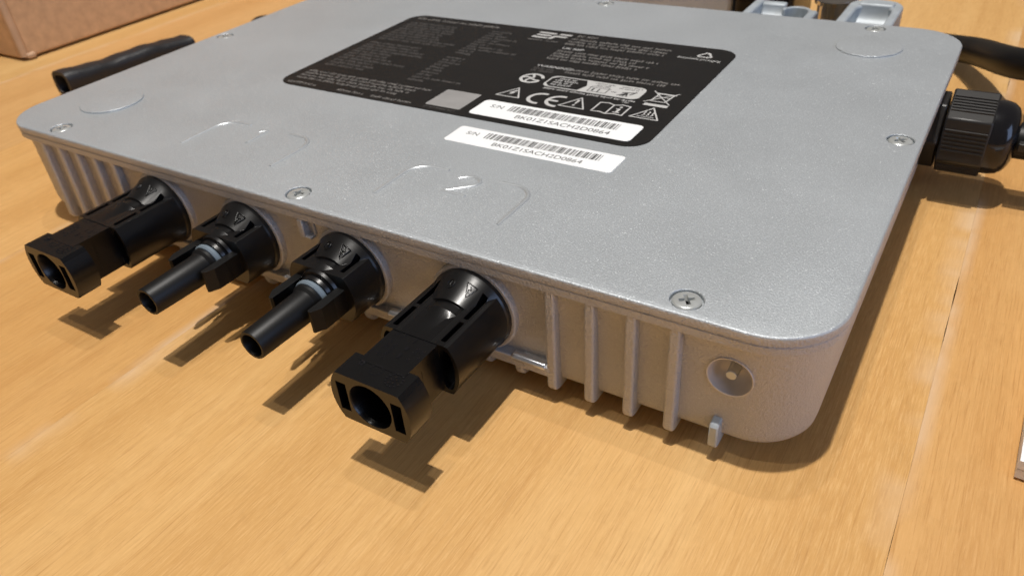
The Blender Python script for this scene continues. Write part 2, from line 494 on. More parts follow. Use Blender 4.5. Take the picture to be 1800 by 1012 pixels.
# raised strokes: a bracket with the number of each input
def arc(cx, cy, r, a0, a1, n=8):
    return [(cx + r * math.cos(math.radians(a0 + (a1 - a0) * i / n)), cy + r * math.sin(math.radians(a0 + (a1 - a0) * i / n))) for i in range(n + 1)]
def strokes(mb, path, r=0.75, z=-0.47):
    mb.tube([(x, y, z) for x, y in path], [r * 0.9] + [r] * (len(path) - 2) + [r * 0.9] if len(path) > 2 else r, 16)
for xl, xr, num in ((-172.0, -137.8, 1), (-104.1, -70.4, 2)):
    mb = MB(); xc = (xl + xr) / 2
    strokes(mb, [(xl, 12.0), (xl, 16), (xl, 23.3)] + arc(xl + 5.2, 23.3, 5.2, 180, 90)[1:] + [(xl + 9.6, 28.5)])
    strokes(mb, [(xr - 9.6, 28.5)] + arc(xr - 5.2, 23.3, 5.2, 90, 0) + [(xr, 16), (xr, 12.0)])
    if num == 1:
        strokes(mb, [(xc + 0.2, 19.6), (xc + 0.1, 23), (xc, 27.8)]); strokes(mb, [(xc, 27.7), (xc - 0.9, 27.3), (xc - 1.9, 26.2)])
    else:
        strokes(mb, [(-90.2, 26.3)] + [(-89.0, 27.5), (-87.2, 28.0), (-85.3, 27.6), (-84.1, 26.2), (-84.7, 24.5), (-87.2, 22.2), (-90.3, 19.7)]); strokes(mb, [(-90.3, 19.7), (-87, 19.6), (-83.8, 19.5)])
    link("embossed_number", mb.mesh("embossed_number", TAB, 60), M_EMB, lid_o)

# ------------------------------------------------------------------ information label
LZ = 0.10
lab = MB().loops([[(x, y, z) for x, y in rrect(-181.6, -57.3, 56.3, 130.3, 6.0, 8)] for z in (-0.05, LZ)])
lab_o = link("information_label", lab.mesh("information_label", TAB), M_LABEL, inv)
tag(lab_o, "black printed information label on the lid")
PZ = LZ + 0.015

def stroke2(mb, path, wd, z=PZ, closed=False):
    """flat printed line of width wd along a path"""
    P = [Vector(p) for p in path]
    n = len(P)
    for i in range(n if closed else n - 1):
        a, b = P[i], P[(i + 1) % n]
        d = (b - a)
        if d.length < 1e-6: continue
        d.normalize(); q = Vector((-d.y, d.x)) * wd / 2
        e = d * wd * 0.35
        zz = z + 0.0008 * (i % 3)
        mb.flat([tuple(a - q - e), tuple(b - q + e), tuple(b + q + e), tuple(a + q - e)], zz)

def micro(mb, x0, x1, y, h, z=PZ, rnd=None):
    """a line of print too small to read: one tiny block per letter"""
    x = x0; rnd = rnd or random
    while x < x1:
        wl = rnd.randint(3, 8)
        for k in range(wl):
            if x > x1: break
            cw = h * rnd.uniform(0.40, 0.62); hh = h * rnd.choice((0.7, 0.7, 0.75, 1.0))
            b = y - (h * 0.25 if rnd.random() < 0.1 else 0)
            mb.flat([(x, b), (x + cw * 0.35, b), (x + cw * 0.35, y + hh), (x, y + hh)], z)
            if rnd.random() < 0.8:
                yy = y + rnd.choice((0, 0.3, 0.55)) * h
                mb.flat([(x + cw * 0.35, yy), (x + cw * 0.8, yy), (x + cw * 0.8, yy + h * 0.22), (x + cw * 0.35, yy + h * 0.22)], z)
            x += cw
        x += h * 0.45

def printed(name, mb, m, parent=None):
    return link(name, mb.mesh(name, TAB), m, parent or lab_o)

def text(name, s, x, y, h, m, parent, z=PZ, bold=0.0, sx=1.0):
    c = bpy.data.curves.new("t", 'FONT'); c.body = s; c.size = h / 0.72; c.offset = bold
    o = bpy.data.objects.new("t", c); col.objects.link(o)
    bpy.context.view_layer.update()
    me = bpy.data.meshes.new_from_object(o.evaluated_get(bpy.context.evaluated_depsgraph_get()))
    bpy.data.objects.remove(o)
    for v in me.vertices:
        v.co = Vector(((v.co.x * sx + x) * S, (v.co.y + y) * S, (z + ZT) * S))
    me.materials.clear()
    return link(name, me, m, parent)

R = random.Random(3)
mb = MB(); micro(mb, -177.9, -142.8, 125.6, 1.9, rnd=R); printed("printed_heading", mb, M_PRINT)
mb = MB()
for i in range(9):
    micro(mb, -177.4, -177.4 + R.uniform(19, 25) + (6 if i in (7, 8) else 0), 120.6 - i * 2.3, 1.55, rnd=R)
printed("printed_text", mb, M_PRINTD)
mb = MB()
for i in range(11):
    micro(mb, -177.4, -177.4 + R.choice((18, 20, 22, 27, 16)), 97.5 - i * 2.3, 1.55, rnd=R)
printed("printed_text", mb, M_PRINTD)
mb = MB()
for i in range(22):
    if i == 11: continue
    micro(mb, -142.2, -142.2 + R.choice((5, 6, 7, 8, 14, 6)) + (12 if i in (8, 20) else 0), 121.6 - i * 2.3, 1.55, rnd=R)
printed("printed_text", mb, M_PRINTD)
mb = MB()
for i, ln in enumerate((49, 44, 43, 40)):
    micro(mb, -178, -178 + ln, 68.0 - i * 2.0, 1.4, rnd=R)
printed("printed_paragraph", mb, M_PRINT)
mb = MB()
micro(mb, -178, -166.6, 58.2, 1.4, rnd=R); micro(mb, -157.4, -147.4, 58.1, 1.4, rnd=R); micro(mb, -144.2, -129.3, 58.1, 1.4, rnd=R)
printed("printed_text", mb, M_PRINT)
mb = MB().flat(rrect(-125.2, -113.3, 59.7, 71.3, 0.5, 3), PZ); printed("pale_patch", mb, M_PATCH)
mb = MB(); micro(mb, -124.5, -114.0, 58.0, 1.0, rnd=R); printed("printed_text", mb, M_PRINTD)

# logo of slanted stripes
mb = MB()
def bar(x0, x1, y, h, sl=0.9):
    mb.flat([(x0, y), (x1, y), (x1 + sl * 0.5, y + h), (x0 + sl * 0.5, y + h)], PZ)
bar(-126.6, -121.0, 121.7, 1.15); bar(-126.0, -120.4, 124.0, 1.15); bar(-126.2, -119.6, 126.3, 1.15)
mb.flat([(-126.6, 121.7), (-125.5, 121.7), (-125.1, 123.2), (-126.2, 123.2)], PZ + .001)
bar(-120.4, -119.1, 121.7, 1.2); mb.flat([(-120.4, 121.7), (-119.0, 121.7), (-117.9, 124.9), (-119.3, 124.9)], PZ + .001)
bar(-119.0, -114.6, 124.0, 1.15); bar(-118.4, -113.9, 126.3, 1.15)
printed("printed_logo", mb, M_PRINTW)
mb = MB(); micro(mb, -126.4, -121.3, 119.2, 1.0, rnd=R); micro(mb, -119.6, -115.6, 119.2, 1.0, rnd=R); printed("printed_text", mb, M_PRINT)

text("printed_text", "EC REP", -111.6, 126.4, 1.7, M_PRINT, lab_o, bold=0.006)
mb = MB()
for i, ln in enumerate((35.5, 34, 34)):
    micro(mb, -112, -112 + ln, 123.2 - i * 2.4, 1.6, rnd=R)
printed("printed_paragraph", mb, M_PRINT)
text("printed_text", "UK REP", -110.9, 114.3, 1.7, M_PRINTW, lab_o, bold=0.006)
mb = MB()
for i, ln in enumerate((34.8, 28, 33, 30)):
    micro(mb, -111, -111 + ln, 111.4 - i * 2.3, 1.6, rnd=R)
printed("printed_paragraph", mb, M_PRINT)
text("printed_text", "WARNING!", -110.6, 97.5, 1.75, M_PRINTW, lab_o, bold=0.006)
mb = MB(); micro(mb, -99, -64.4, 97.6, 1.6, rnd=R); micro(mb, -99.5, -68, 95.3, 1.6, rnd=R); printed("printed_paragraph", mb, M_PRINT)
mb = MB(); micro(mb, -110.4, -103, 95.4, 1.4, rnd=R); micro(mb, -110.4, -103, 93.6, 1.4, rnd=R); printed("printed_text", mb, M_PRINTD)
text("printed_text", "Recyclable packaging", -73.6, 119.2, 1.45, M_PRINTW, lab_o, sx=0.80)

def tri(x0, x1, y0, y1, wd=0.42):
    m_ = MB(); xc = (x0 + x1) / 2
    stroke2(m_, [(x0, y0), (x1, y0), (xc, y1)], wd, closed=True)
    return m_, xc
# recycling arrows
mb = MB(); V3 = [Vector((-66.0 + 2.9 * math.cos(math.radians(k)), 123.4 + 2.9 * math.sin(math.radians(k)))) for k in (90, 210, 330)]
for k in range(3):
    p, q_ = V3[k], V3[(k + 1) % 3]
    a_, b_ = p.lerp(q_, 0.16), p.lerp(q_, 0.66)
    stroke2(mb, [tuple(V3[k].lerp(V3[k - 1], 0.16)), tuple(a_), tuple(b_)], 0.62, z=PZ + .002 * k)
    t = (q_ - p).normalized(); q = Vector((-t.y, t.x))
    mb.flat([tuple(b_ + q * 0.75), tuple(b_ - q * 0.75), tuple(b_ + t * 1.0)], PZ + .008)
printed("recycling_symbol", mb, M_PRINTW)
# lightning triangle, exclamation triangle, hot surface triangle
mb, xc = tri(-109.7, -102.3, 73.2, 79.9)
mb.flat([(xc + 0.3, 78.2), (xc - 1.0, 75.9), (xc - 0.1, 75.9), (xc - 0.7, 74.1), (xc + 1.0, 76.4), (xc + 0.15, 76.4), (xc + 1.1, 78.2)], PZ + .004)
printed("electric_shock_symbol", mb, M_PRINTW)
mb, xc = tri(-89.3, -81.7, 72.9, 79.8)
mb.flat([(xc - 0.2, 75.4), (xc + 0.2, 75.4), (xc + 0.42, 78.2), (xc - 0.42, 78.2)], PZ + .004); mb.flat(arc(xc, 74.5, 0.42, 0, 330, 8), PZ + .004)
printed("caution_symbol", mb, M_PRINTW)
mb, xc = tri(-68.4, -60.6, 73.4, 80.5)
stroke2(mb, [(xc - 2.3, 74.5), (xc + 2.3, 74.5)], 0.3)
for dx in (-1.15, 0, 1.15):
    stroke2(mb, [(xc + dx, 75.3), (xc + dx + 0.4, 75.9), (xc + dx, 76.6), (xc + dx + 0.3, 77.3), (xc + dx, 77.9)], 0.34)
printed("hot_surface_symbol", mb, M_PRINTW)
# CE mark
mb = MB()
stroke2(mb, arc(-96.3, 75.2, 3.4, 82, 278, 14), 1.05)
stroke2(mb, arc(-89.9 - 0.6, 75.2, 3.4, 82, 278, 14), 1.05); stroke2(mb, [(-93.4, 75.2), (-91.0, 75.2)], 0.95, z=PZ + .004)
printed("ce_mark", mb, M_PRINTW)
# booklet with an i
mb = MB()
stroke2(mb, [(-79.4, 72.9), (-79.4, 79.0), (-77.0, 79.4), (-75.1, 78.6), (-73.0, 79.4), (-70.5, 79.0), (-70.5, 72.9), (-73.0, 73.2), (-75.1, 72.5), (-77.0, 73.2)], 0.45, closed=True)
stroke2(mb, [(-75.1, 72.5), (-75.1, 78.6)], 0.45, z=PZ + .003)
stroke2(mb, [(-72.7, 74.3), (-72.7, 76.5)], 0.75); stroke2(mb, [(-73.6, 74.2), (-71.9, 74.2)], 0.45, z=PZ + .003); stroke2(mb, [(-73.5, 76.5), (-72.7, 76.5)], 0.45, z=PZ + .003)
mb.flat(arc(-72.7, 77.8, 0.48, 0, 330, 8), PZ)
printed("read_manual_symbol", mb, M_PRINTW)
# crossed-out bin
mb = MB()
stroke2(mb, [(-67.4, 85.0), (-66.9, 90.3), (-62.7, 90.3), (-63.4, 85.0)], 0.42, closed=True)
stroke2(mb, [(-67.6, 90.6), (-62.2, 90.6)], 0.5, z=PZ + .003); stroke2(mb, [(-66.6, 88.2), (-63.2, 88.2)], 0.35, z=PZ + .003)
stroke2(mb, [(-69.0, 91.8), (-61.7, 83.9)], 0.34, z=PZ + .005); stroke2(mb, [(-69.0, 83.9), (-61.7, 91.8)], 0.34, z=PZ + .007)
mb.flat([(-68.3, 81.7), (-61.5, 81.7), (-61.5, 83.2), (-68.3, 83.2)], PZ)
printed("crossed_bin_symbol", mb, M_PRINTW)
# round recycling figure
mb = MB()
stroke2(mb, arc(-106.5, 88.0, 3.3, 20, 330, 22), 0.95)
for a in (70, 140, 215, 300):
    ca, sa = math.cos(math.radians(a)), math.sin(math.radians(a))
    stroke2(mb, [(-106.5 + 0.5 * ca, 88 + 0.5 * sa), (-106.5 + 1.9 * math.cos(math.radians(a + 25)), 88 + 1.9 * math.sin(math.radians(a + 25))), (-106.5 + 3.0 * math.cos(math.radians(a + 40)), 88 + 3.0 * math.sin(math.radians(a + 40)))], 0.75, z=PZ + .004)
printed("sorting_figure_symbol", mb, M_PRINTW)
# sorting panel: white pill with a black left half
mb = MB().flat(rrect(-101.2, -71.0, 83.9, 92.4, 2.2, 5), PZ); pan = printed("sorting_panel", mb, M_PRINTW)
mb = MB().flat([(-100.7, 86.2), (-98.9, 84.4), (-89.6, 84.4), (-88.4, 88.4), (-90.0, 91.9), (-98.9, 91.9), (-100.7, 90.2)], PZ + 0.02); printed("panel_field", mb, M_LABEL, pan)
mb = MB()
for i, ln in enumerate((6.5, 8.2, 6.5, 7.0)): micro(mb, -99.3 + (0.3 if i else 1), -99.3 + ln, 90.2 - i * 1.55, 1.2, z=PZ + 0.04, rnd=R)
printed("printed_text", mb, M_PRINTW, pan)
mb = MB(); micro(mb, -86.8, -80.6, 90.8, 0.9, z=PZ + 0.02, rnd=R); micro(mb, -85.8, -81.6, 89.6, 0.9, z=PZ + 0.02, rnd=R); micro(mb, -78.5, -72.4, 90.8, 0.9, z=PZ + 0.02, rnd=R); micro(mb, -78.9, -73.0, 89.6, 0.9, z=PZ + 0.02, rnd=R)
stroke2(mb, [(-86.8, 85.1), (-86.8, 88.0), (-81.2, 88.0), (-81.2, 85.1)], 0.25, z=PZ + 0.02, closed=True); stroke2(mb, [(-87.3, 88.0), (-86.2, 89.0), (-81.8, 89.0), (-80.7, 88.0)], 0.25, z=PZ + 0.024)
stroke2(mb, [(-85.6, 85.8), (-85.6, 87.3)], 0.6, z=PZ + 0.02); stroke2(mb, [(-83.8, 85.4), (-83.8, 87.3)], 0.4, z=PZ + 0.02)
stroke2(mb, [(-79.9, 86.8), (-78.6, 86.8)], 0.4, z=PZ + 0.02)
for q in (((-77.5, 85.2), (-75.6, 87.2)), ((-76.6, 85.0), (-75.6, 87.2)), ((-75.8, 84.9), (-75.5, 87.4)), ((-74.8, 85.1), (-75.3, 87.3)), ((-76.8, 87.4), (-73.6, 88.2)), ((-74.2, 86.4), (-73.0, 88.6))):
    stroke2(mb, q, 0.45, z=PZ + 0.02 + R.random() * .006)
printed("panel_pictograms", mb, M_INK, pan)
mb = MB(); micro(mb, -99.5, -71.2, 82.2, 1.15, rnd=R); micro(mb, -74.0, -71.6, 81.0, 0.9, rnd=R); printed("printed_text", mb, M_PRINTW)

# serial stickers
def serial(x0, x1, y0, y1, r, sk, zb, zt, parent, name, label):
    m_ = MB().loops([[(x + sk * (y - y0), y, z) for x, y in rrect(x0, x1, y0, y1, r, 6)] for z in (zb, zt)])
    o = link(name, m_.mesh(name, TAB), M_WHITE, parent)
    tag(o, label)
    z = zt + 0.012
    wd, ht = x1 - x0, y1 - y0
    rr = random.Random(11)
    b_ = MB(); x = x0 + wd * 0.20; xe = x0 + wd * 0.885
    yb, yt = y0 + ht * 0.50, y0 + ht * 0.86
    while x < xe:
        k = rr.choice((0.16, 0.16, 0.32, 0.32, 0.48))
        b_.flat([(x, yb), (x + k, yb), (x + k, yt), (x, yt)], z); x += k + rr.choice((0.16, 0.16, 0.32, 0.42))
    link("barcode", b_.mesh("barcode", TAB), M_INK, o)
    text("serial_number", "S/N", x0 + wd * 0.075, y0 + ht * 0.56, ht * 0.20, M_INK, o, z)
    text("serial_number", "BK01Z1SACH2D0864", x0 + wd * 0.285, y0 + ht * 0.17, ht * 0.205, M_INK, o, z, sx=1.07)
serial(-110.0, -62.0, 58.9, 68.9, 1.4, 0.0, LZ - .02, LZ + 0.08, lab_o, "serial_sticker", "white serial sticker stuck on the black label")
serial(-106.3, -59.0, 42.2, 51.3, 1.0, 0.0, -0.05, 0.10, inv, "serial_sticker", "white serial sticker stuck on the silver lid")

# ------------------------------------------------------------------ connectors
AZ = -14.0
NP = 40
def cyl_flat(r, v1, v2, n=48):
    """outline of a disc of radius r cut by two level flats"""
    pts = []
    for i in range(n):
        a = 2 * math.pi * i / n
        pts.append((r * math.cos(a), max(v1, min(v2, r * math.sin(a)))))
    return pts

def T(mb):       # local (u, w out, v) -> mesh; w runs towards -y
    mb.v = [(x, -y, z) for x, y, z in mb.v]
    return mb

def socket_mesh():
    base = T(MB().lathe([(0.0, 9.7), (0.9, 9.7), (1.5, 9.35), (7.4, 7.1), (7.5, 6.55), (9.5, 6.5), (9.9, 6.9), (13.0, 5.7)], 1, 56)).mesh("b", TAB)
    prof = T(MB().prism(cyl_flat(9.45, -5.9, 5.9), 1, 0.3, 18.6)).mesh("p", TAB)
    slab = T(MB().box(-5.3, 5.3, 6, 28.5, -5.3, 5.75)).mesh("s", TAB)
    blk = T(MB().prism(cyl_flat(9.25, -5.7, 5.68), 1, 27.1, 33.2)).mesh("k", TAB)
    cuts = []
    for s in (-1, 1):
        a, b = sorted((s * 5.15, s * 6.3))
        cuts.append(T(MB().box(a, b, 2.6, 9.9, 3.2, 11)).mesh("c", TAB))
        cuts.append(T(MB().box(a, b, 11.0, 17.4, 2.2, 11)).mesh("c", TAB))
        pts = [(s * 6.75 + 1.75 * math.cos(t * math.pi / 12), 4.9 * math.sin(t * math.pi / 12)) for t in range(24)]
        cuts.append(T(MB().prism(pts, 1, 9.0, 20)).mesh("c", TAB))
        a, b = sorted((s * 5.25, s * 7.65))
        cuts.append(T(MB().box(a, b, 24, 35, -3.4, 3.4)).mesh("c", TAB))
    hole = T(MB().lathe([(12.0, 4.3), (29, 4.65), (32.8, 4.7), (33.6, 5.1)], 1, 48)).mesh("h", TAB)
    return boolean(base, [(prof, 'UNION'), (slab, 'UNION'), (blk, 'UNION')] + [(c, 'DIFFERENCE') for c in cuts] + [(hole, 'DIFFERENCE')], angle=28)

def plug_mesh():
    base = T(MB().lathe([(0.0, 9.7), (0.9, 9.7), (1.5, 9.35), (6.3, 7.0), (6.4, 6.4), (7.8, 6.35), (8.1, 6.7), (10.6, 5.6), (10.7, 4.9), (11.2, 5.0), (12.0, 4.7), (12.2, 4.0), (13.6, 4.0), (13.8, 4.35), (14.5, 4.3), (15.2, 3.75), (16, 3.65), (30.4, 3.35), (30.7, 3.2)], 1, 56)).mesh("b", TAB)
    prof = T(MB().prism(cyl_flat(9.45, -5.9, 5.9), 1, 0.3, 9.9)).mesh("p", TAB)
    cuts = []; adds = [prof]
    for s in (-1, 1):
        wing = [(s * u, w_) for u, w_ in ((5.1, 7.0), (5.1, 19.0), (5.6, 19.4), (6.1, 19.3), (7.35, 17.0), (7.35, 13.5), (7.2, 8.5), (7.2, 7.0))]
        adds.append(T(MB().prism(wing, 2, -2.7, 2.75)).mesh("w", TAB))
        a, b = sorted((s * 5.15, s * 6.3))
        cuts.append(T(MB().box(a, b, 2.4, 8.2, 3.0, 11)).mesh("c", TAB))
        ring = MB().box(*sorted((s * 2.0, s * 5.15)), 8.6, 11, -9, 9)
    hole = T(MB().lathe([(10, 2.2), (30.2, 2.55), (30.9, 2.75)], 1, 40)).mesh("h", TAB)
    return boolean(base, [(a, 'UNION') for a in adds] + [(c, 'DIFFERENCE') for c in cuts] + [(hole, 'DIFFERENCE')], angle=28)

SOCK = socket_mesh(); PLUG = plug_mesh()
for me_, wlim in ((SOCK, 0.0105), (PLUG, 0.0140)):     # textured mould surface further out, glossy base
    me_.materials.clear(); me_.materials.append(M_PLAST); me_.materials.append(M_TUBE if me_ is PLUG else M_PLASTR)
    for f in me_.polygons:
        f.material_index = 1 if f.center.y < -wlim and (me_ is PLUG or f.normal.z > 0.5) else 0
ring_m = T(MB().lathe([(-3.0, 10.5), (-0.7, 10.5), (-0.4, 10.25), (-0.4, 9.2)], 1, 64, sign=1)).mesh("boss_ring", TAB)
orng = T(MB().lathe([(12.15, 3.9), (12.2, 4.45), (12.6, 4.75), (13.2, 4.75), (13.6, 4.45), (13.65, 3.9)], 1, 48)).mesh("sealing_ring", TAB)

def emboss_mesh():
    """raised moulding marks on the flat top of a socket: letters too worn to read, a dotted seal, a line"""
    m_ = MB(); rr = random.Random(5)
    def blip(u, w_, a, b, h=0.16):
        z = 5.72; a *= 1.15; b *= 1.15
        c_ = [(-1, -1), (1, -1), (1, 1), (-1, 1)]
        m_.loops([[(u + p * a / 2, w_ + q * b / 2, z) for p, q in c_], [(u + p * a / 2.2, w_ + q * b / 2.2, z + h * 0.3) for p, q in c_], [(u + p * a / 12, w_ + q * b / 12, z + h * 0.8) for p, q in c_]])
    for row, u in ((0, -3.6), (1, -2.0), (2, 2.6), (3, 4.1)):
        w_ = 12.5 + row % 2
        while w_ < 26.0:
            if rr.random() < 0.78:
                blip(u + rr.uniform(-.2, .2), w_, 0.25, 0.5); blip(u + rr.uniform(-.5, .5), w_ + .3, 0.7, 0.18); blip(u + .4, w_ - .2, 0.2, 0.5)
            w_ += rr.choice((0.9, 1.0, 2.1))
    for k in range(14):
        a = 2 * math.pi * k / 14
        blip(4.2 + 1.65 * math.cos(a), 30.0 + 1.65 * math.sin(a), 0.42, 0.3)
    for k in range(9):
        blip(4.2 + rr.uniform(-.9, .9), 30.0 + rr.uniform(-.9, .9), 0.5, 0.25)
    for k in range(12):
        a = 2 * math.pi * k / 12
        blip(-0.6 + 1.25 * math.cos(a), 29.3 + 1.25 * math.sin(a), 0.4, 0.3, 0.1)
    blip(-4.6, 29.0, 0.3, 1.2); blip(-4.2, 28.6, 0.9, 0.3); blip(-4.2, 29.4, 0.9, 0.3); blip(-3.8, 29, 0.3, 1.0)
    p = [(0.9, 25.0), (0.7, 23.6), (1.0, 22.6), (0.6, 21.6), (0.9, 20.2), (0.9, 18.2), (0.7, 17.0), (0.9, 15.4)]
    for a, b in zip(p[::2], p[1::2]):
        m_.box(min(a[0], b[0]) - .12, max(a[0], b[0]) + .12, b[1], a[1], 5.72, 5.84)
    return T(m_).mesh("moulded_marks", TAB)
EMB = emboss_mesh()

def cone_mark():
    """triangle and a flash moulded on the cone, following its slope"""
    m_ = MB()
    def on_cone(u, t):
        w_ = 1.6 + t; r = 9.35 - (w_ - 1.5) * (9.35 - 7.1) / 5.9
        return (u, w_, math.sqrt(max(r * r - u * u, 0)) + 0.02)
    for path in ([(1.7, 1.0), (4.1, 1.2), (2.9, 3.9), (1.7, 1.0)], [(2.7, 1.4), (3.2, 2.1), (2.6, 2.3), (2.9, 3.0)]):
        P = []
        for (a, b), (c, d) in zip(path, path[1:]):
            for k in range(4): P.append(on_cone(a + (c - a) * k / 4, b + (d - b) * k / 4))
        P.append(on_cone(*path[-1]))
        m_.tube(P, 0.13, 6)
    P = [on_cone(-1.6 + 0.85 * math.cos(a * math.pi / 8), 2.3 + 1.0 * math.sin(a * math.pi / 8)) for a in range(17)]
    m_.tube(P, 0.11, 6)
    m_.tube([on_cone(-2.1, 2.3), on_cone(-1.6, 2.3), on_cone(-1.1, 2.3)], 0.11, 6); m_.tube([on_cone(-1.6, 1.8), on_cone(-1.6, 2.3), on_cone(-1.6, 2.8)], 0.11, 6)
    return T(m_).mesh("moulded_mark", TAB, 60)
CMK = cone_mark()

names = {-70.6: ("socket_connector", "black square-ended socket connector nearest the corner"),
         -104.1: ("plug_connector", "black round plug with grey sealing ring next to the right-hand socket"),
         -137.5: ("plug_connector", "black round plug with grey sealing ring next to the left-hand socket"),
         -170.7: ("socket_connector", "black square-ended socket connector nearest the left ribs")}
for ax, (nm, lb) in names.items():
    link("boss_ring", ring_m, M_HOUS, hous, (ax, 0, AZ))
    o = link(nm, SOCK if nm[0] == 's' else PLUG, M_PLAST, inv, (ax, 0.4, AZ), bevel=0.13, seg=2)
    tag(o, lb)
    link("moulded_mark", CMK, M_PLAST, o, (ax, 0.4, AZ))
    if nm[0] == 's':
        link("moulded_marks", EMB, M_GLANDTOP, o, (ax, 0.4, AZ))
    else:
        link("sealing_ring", orng, M_RUB, o, (ax, 0.4, AZ))

# ------------------------------------------------------------------ cable gland and cable on the right side
GY, GZ = 129.0, -14.6
gb = MB().lathe([(-6, 10.6), (1.2, 10.6), (1.6, 10.3)], 0, 6, (0, GY, GZ))
gb.v = [(x, y, z) for x, y, z in gb.v]
gland = link("cable_gland", gb.mesh("cable_gland", TAB, 30), M_GLAND, inv, bevel=0.4)
tag(gland, "black ribbed plastic cable gland on the right side")
nt_ = MB(); a0 = math.radians(141.7)
hexp = [(GY + 11.7 * math.cos(a0 + k * math.pi / 3), GZ + 11.7 * math.sin(a0 + k * math.pi / 3)) for k in range(6)]
nt_.prism(hexp, 0, 2.0, 13.2)
nut = link("gland_nut", nt_.mesh("gland_nut", TAB), M_GLAND, gland, bevel=0.5, seg=2)
rg = MB()
for k in range(6):
    c0 = Vector((GY, GZ)) + 11.7 * Vector((math.cos(a0 + k * math.pi / 3), math.sin(a0 + k * math.pi / 3)))
    c1 = Vector((GY, GZ)) + 11.7 * Vector((math.cos(a0 + (k + 1) * math.pi / 3), math.sin(a0 + (k + 1) * math.pi / 3)))
    d = (c1 - c0).normalized(); nrm = Vector((d.y, -d.x))
    if nrm.dot(c0 - Vector((GY, GZ))) < 0: nrm = -nrm
    for j in range(6):
        p = c0.lerp(c1, 0.27 + 0.46 * j / 5)
        q = [p - d * .36 - nrm * .2, p - d * .12 + nrm * .38, p + d * .12 + nrm * .38, p + d * .36 - nrm * .2]
        rg.prism([tuple(t) for t in q], 0, 2.6, 12.7)
link("grip_ridges", rg.mesh("grip_ridges", TAB), M_GLAND, nut)
dm = MB().lathe([(12.8, 10.0), (15.0, 9.9), (16.8, 9.5), (18.2, 8.5), (19.2, 6.9), (19.6, 5.4), (19.7, 4.6)], 0, 48, (0, GY, GZ))
link("gland_dome", dm.mesh("gland_dome", TAB, 50), M_GLANDTOP, gland)

def spline(P, n=10):
    P = [Vector(p) for p in P]; out = []
    for i in range(len(P) - 1):
        a, b, c, d = P[max(i - 1, 0)], P[i], P[i + 1], P[min(i + 2, len(P) - 1)]
        for k in range(n):
            t = k / n
            out.append(0.5 * ((2 * b) + (c - a) * t + (2 * a - 5 * b + 4 * c - d) * t * t + (3 * b - a - 3 * c + d) * t ** 3))
    out.append(P[-1]); return out
cb = MB().tube(spline([(19, GY, GZ), (28, GY, GZ), (48, 131, -16), (70, 143, -16), (76, 163, -13), (62, 174, -11), (38, 175, -9), (17, 187, -13.6), (3, 220, -21.8), (-8, 237, -26.6), (-28, 241, -27.3), (-70, 238, -27.1)]), 4.85, 24)
tag(link("power_cable", cb.mesh("power_cable", TAB, 60), M_CABLE, gland), "thick black cable looping back behind the inverter")
cl = MB().box(20.0, 26.0, GY - 6.8, GY - 4.0, GZ - 0.4, GZ + 1.9)
link("gland_tab", cl.mesh("gland_tab", TAB), M_GLAND, gland, bevel=0.3)

# ------------------------------------------------------------------ mounting bracket behind the back edge
brk = empty("mounting_bracket", (-47, 185, 0)); brk.parent = inv; brk.location = WL[brk] - WL[inv]
tag(brk, "bright cast metal mounting ears behind the back edge")
def bpart(name, mb, bev=0.6, m=None, seg=3):
    return link(name, mb.mesh(name, TAB), m or M_BRK, brk, bevel=bev, seg=seg)
# right ear: tray with side rims and an upswept back
ear = MB().prism([(168, -16), (168, -7.5), (188, -7.5), (191, -7.0), (193.0, -5.6), (193.9, -3.8), (194.2, -0.8), (199.5, -0.8), (199.5, -16)], 0, -36.6, -25.0)
bpart("ear_tray", ear, 0.8)
loop_ = boolean(MB().prism(rrect(-39.8, -22.2, 150, 203.5, 8.0, 8), 2, -16, -1.5).mesh("ear_rim", TAB),
                [(MB().prism(rrect(-36.5, -25.1, 140, 195.6, 5.0, 8), 2, -30, 5).mesh("c", TAB), 'DIFFERENCE'),
                 (MB().box(-60, 0, 100, 166.5, -30, 5).mesh("c", TAB), 'DIFFERENCE')])
link("ear_rim", loop_, M_BRK, brk, bevel=0.8, seg=3)
# left ear
ear = MB().prism([(168, -16), (168, -7.0), (184, -7.0), (187, -6.5), (188.8, -5.2), (189.6, -3.6), (189.8, -2.2), (193, -2.0), (193, -16)], 0, -68.6, -60.2)
bpart("ear_tray", ear, 0.7)
pts = [(-60.4, 167), (-60.4, 186)] + [(-55.3 + 5.1 * math.cos(math.radians(a)), 186 + 4.5 * math.sin(math.radians(a))) for a in range(170, 0, -20)] + [(-50.2, 186), (-50.2, 167)]
bpart("ear_tray", MB().prism(pts, 2, -16, -9.0), 0.5)
wl = MB()
outer = [(-55.3 + 5.2 * math.cos(math.radians(a)), 185.5 + 5.5 * math.sin(math.radians(a))) for a in range(175, 0, -12)]
inner = [(-55.3 + 4.0 * math.cos(math.radians(a)), 185.5 + 4.2 * math.sin(math.radians(a))) for a in range(5, 180, 12)]
wl.prism(outer + inner, 2, -14, -2.6)
bpart("ear_wall", wl, 0.4)
bpart("ear_rim", MB().prism([(167, -16), (167, -1.8), (184.5, -1.8), (187, -3), (187, -16)], 0, -50.8, -47.8), 0.8)
bpart("ear_rim", MB().prism([(167, -16), (167, -1.6), (199, -1.6), (199, -16)], 0, -71.6, -68.5), 0.8)
bpart("ear_web", MB().box(-49, -37, 166, 170.5, -18, -10), 0.5)
bo = MB().lathe([(-31, 6.2), (-5, 6.2), (-4.6, 7.4), (-3.2, 7.6), (-2.6, 7.2)], 2, 40, (-46.3, 206.5, 0))
link("mounting_stud", bo.mesh("mounting_stud", TAB), M_STEEL, brk)

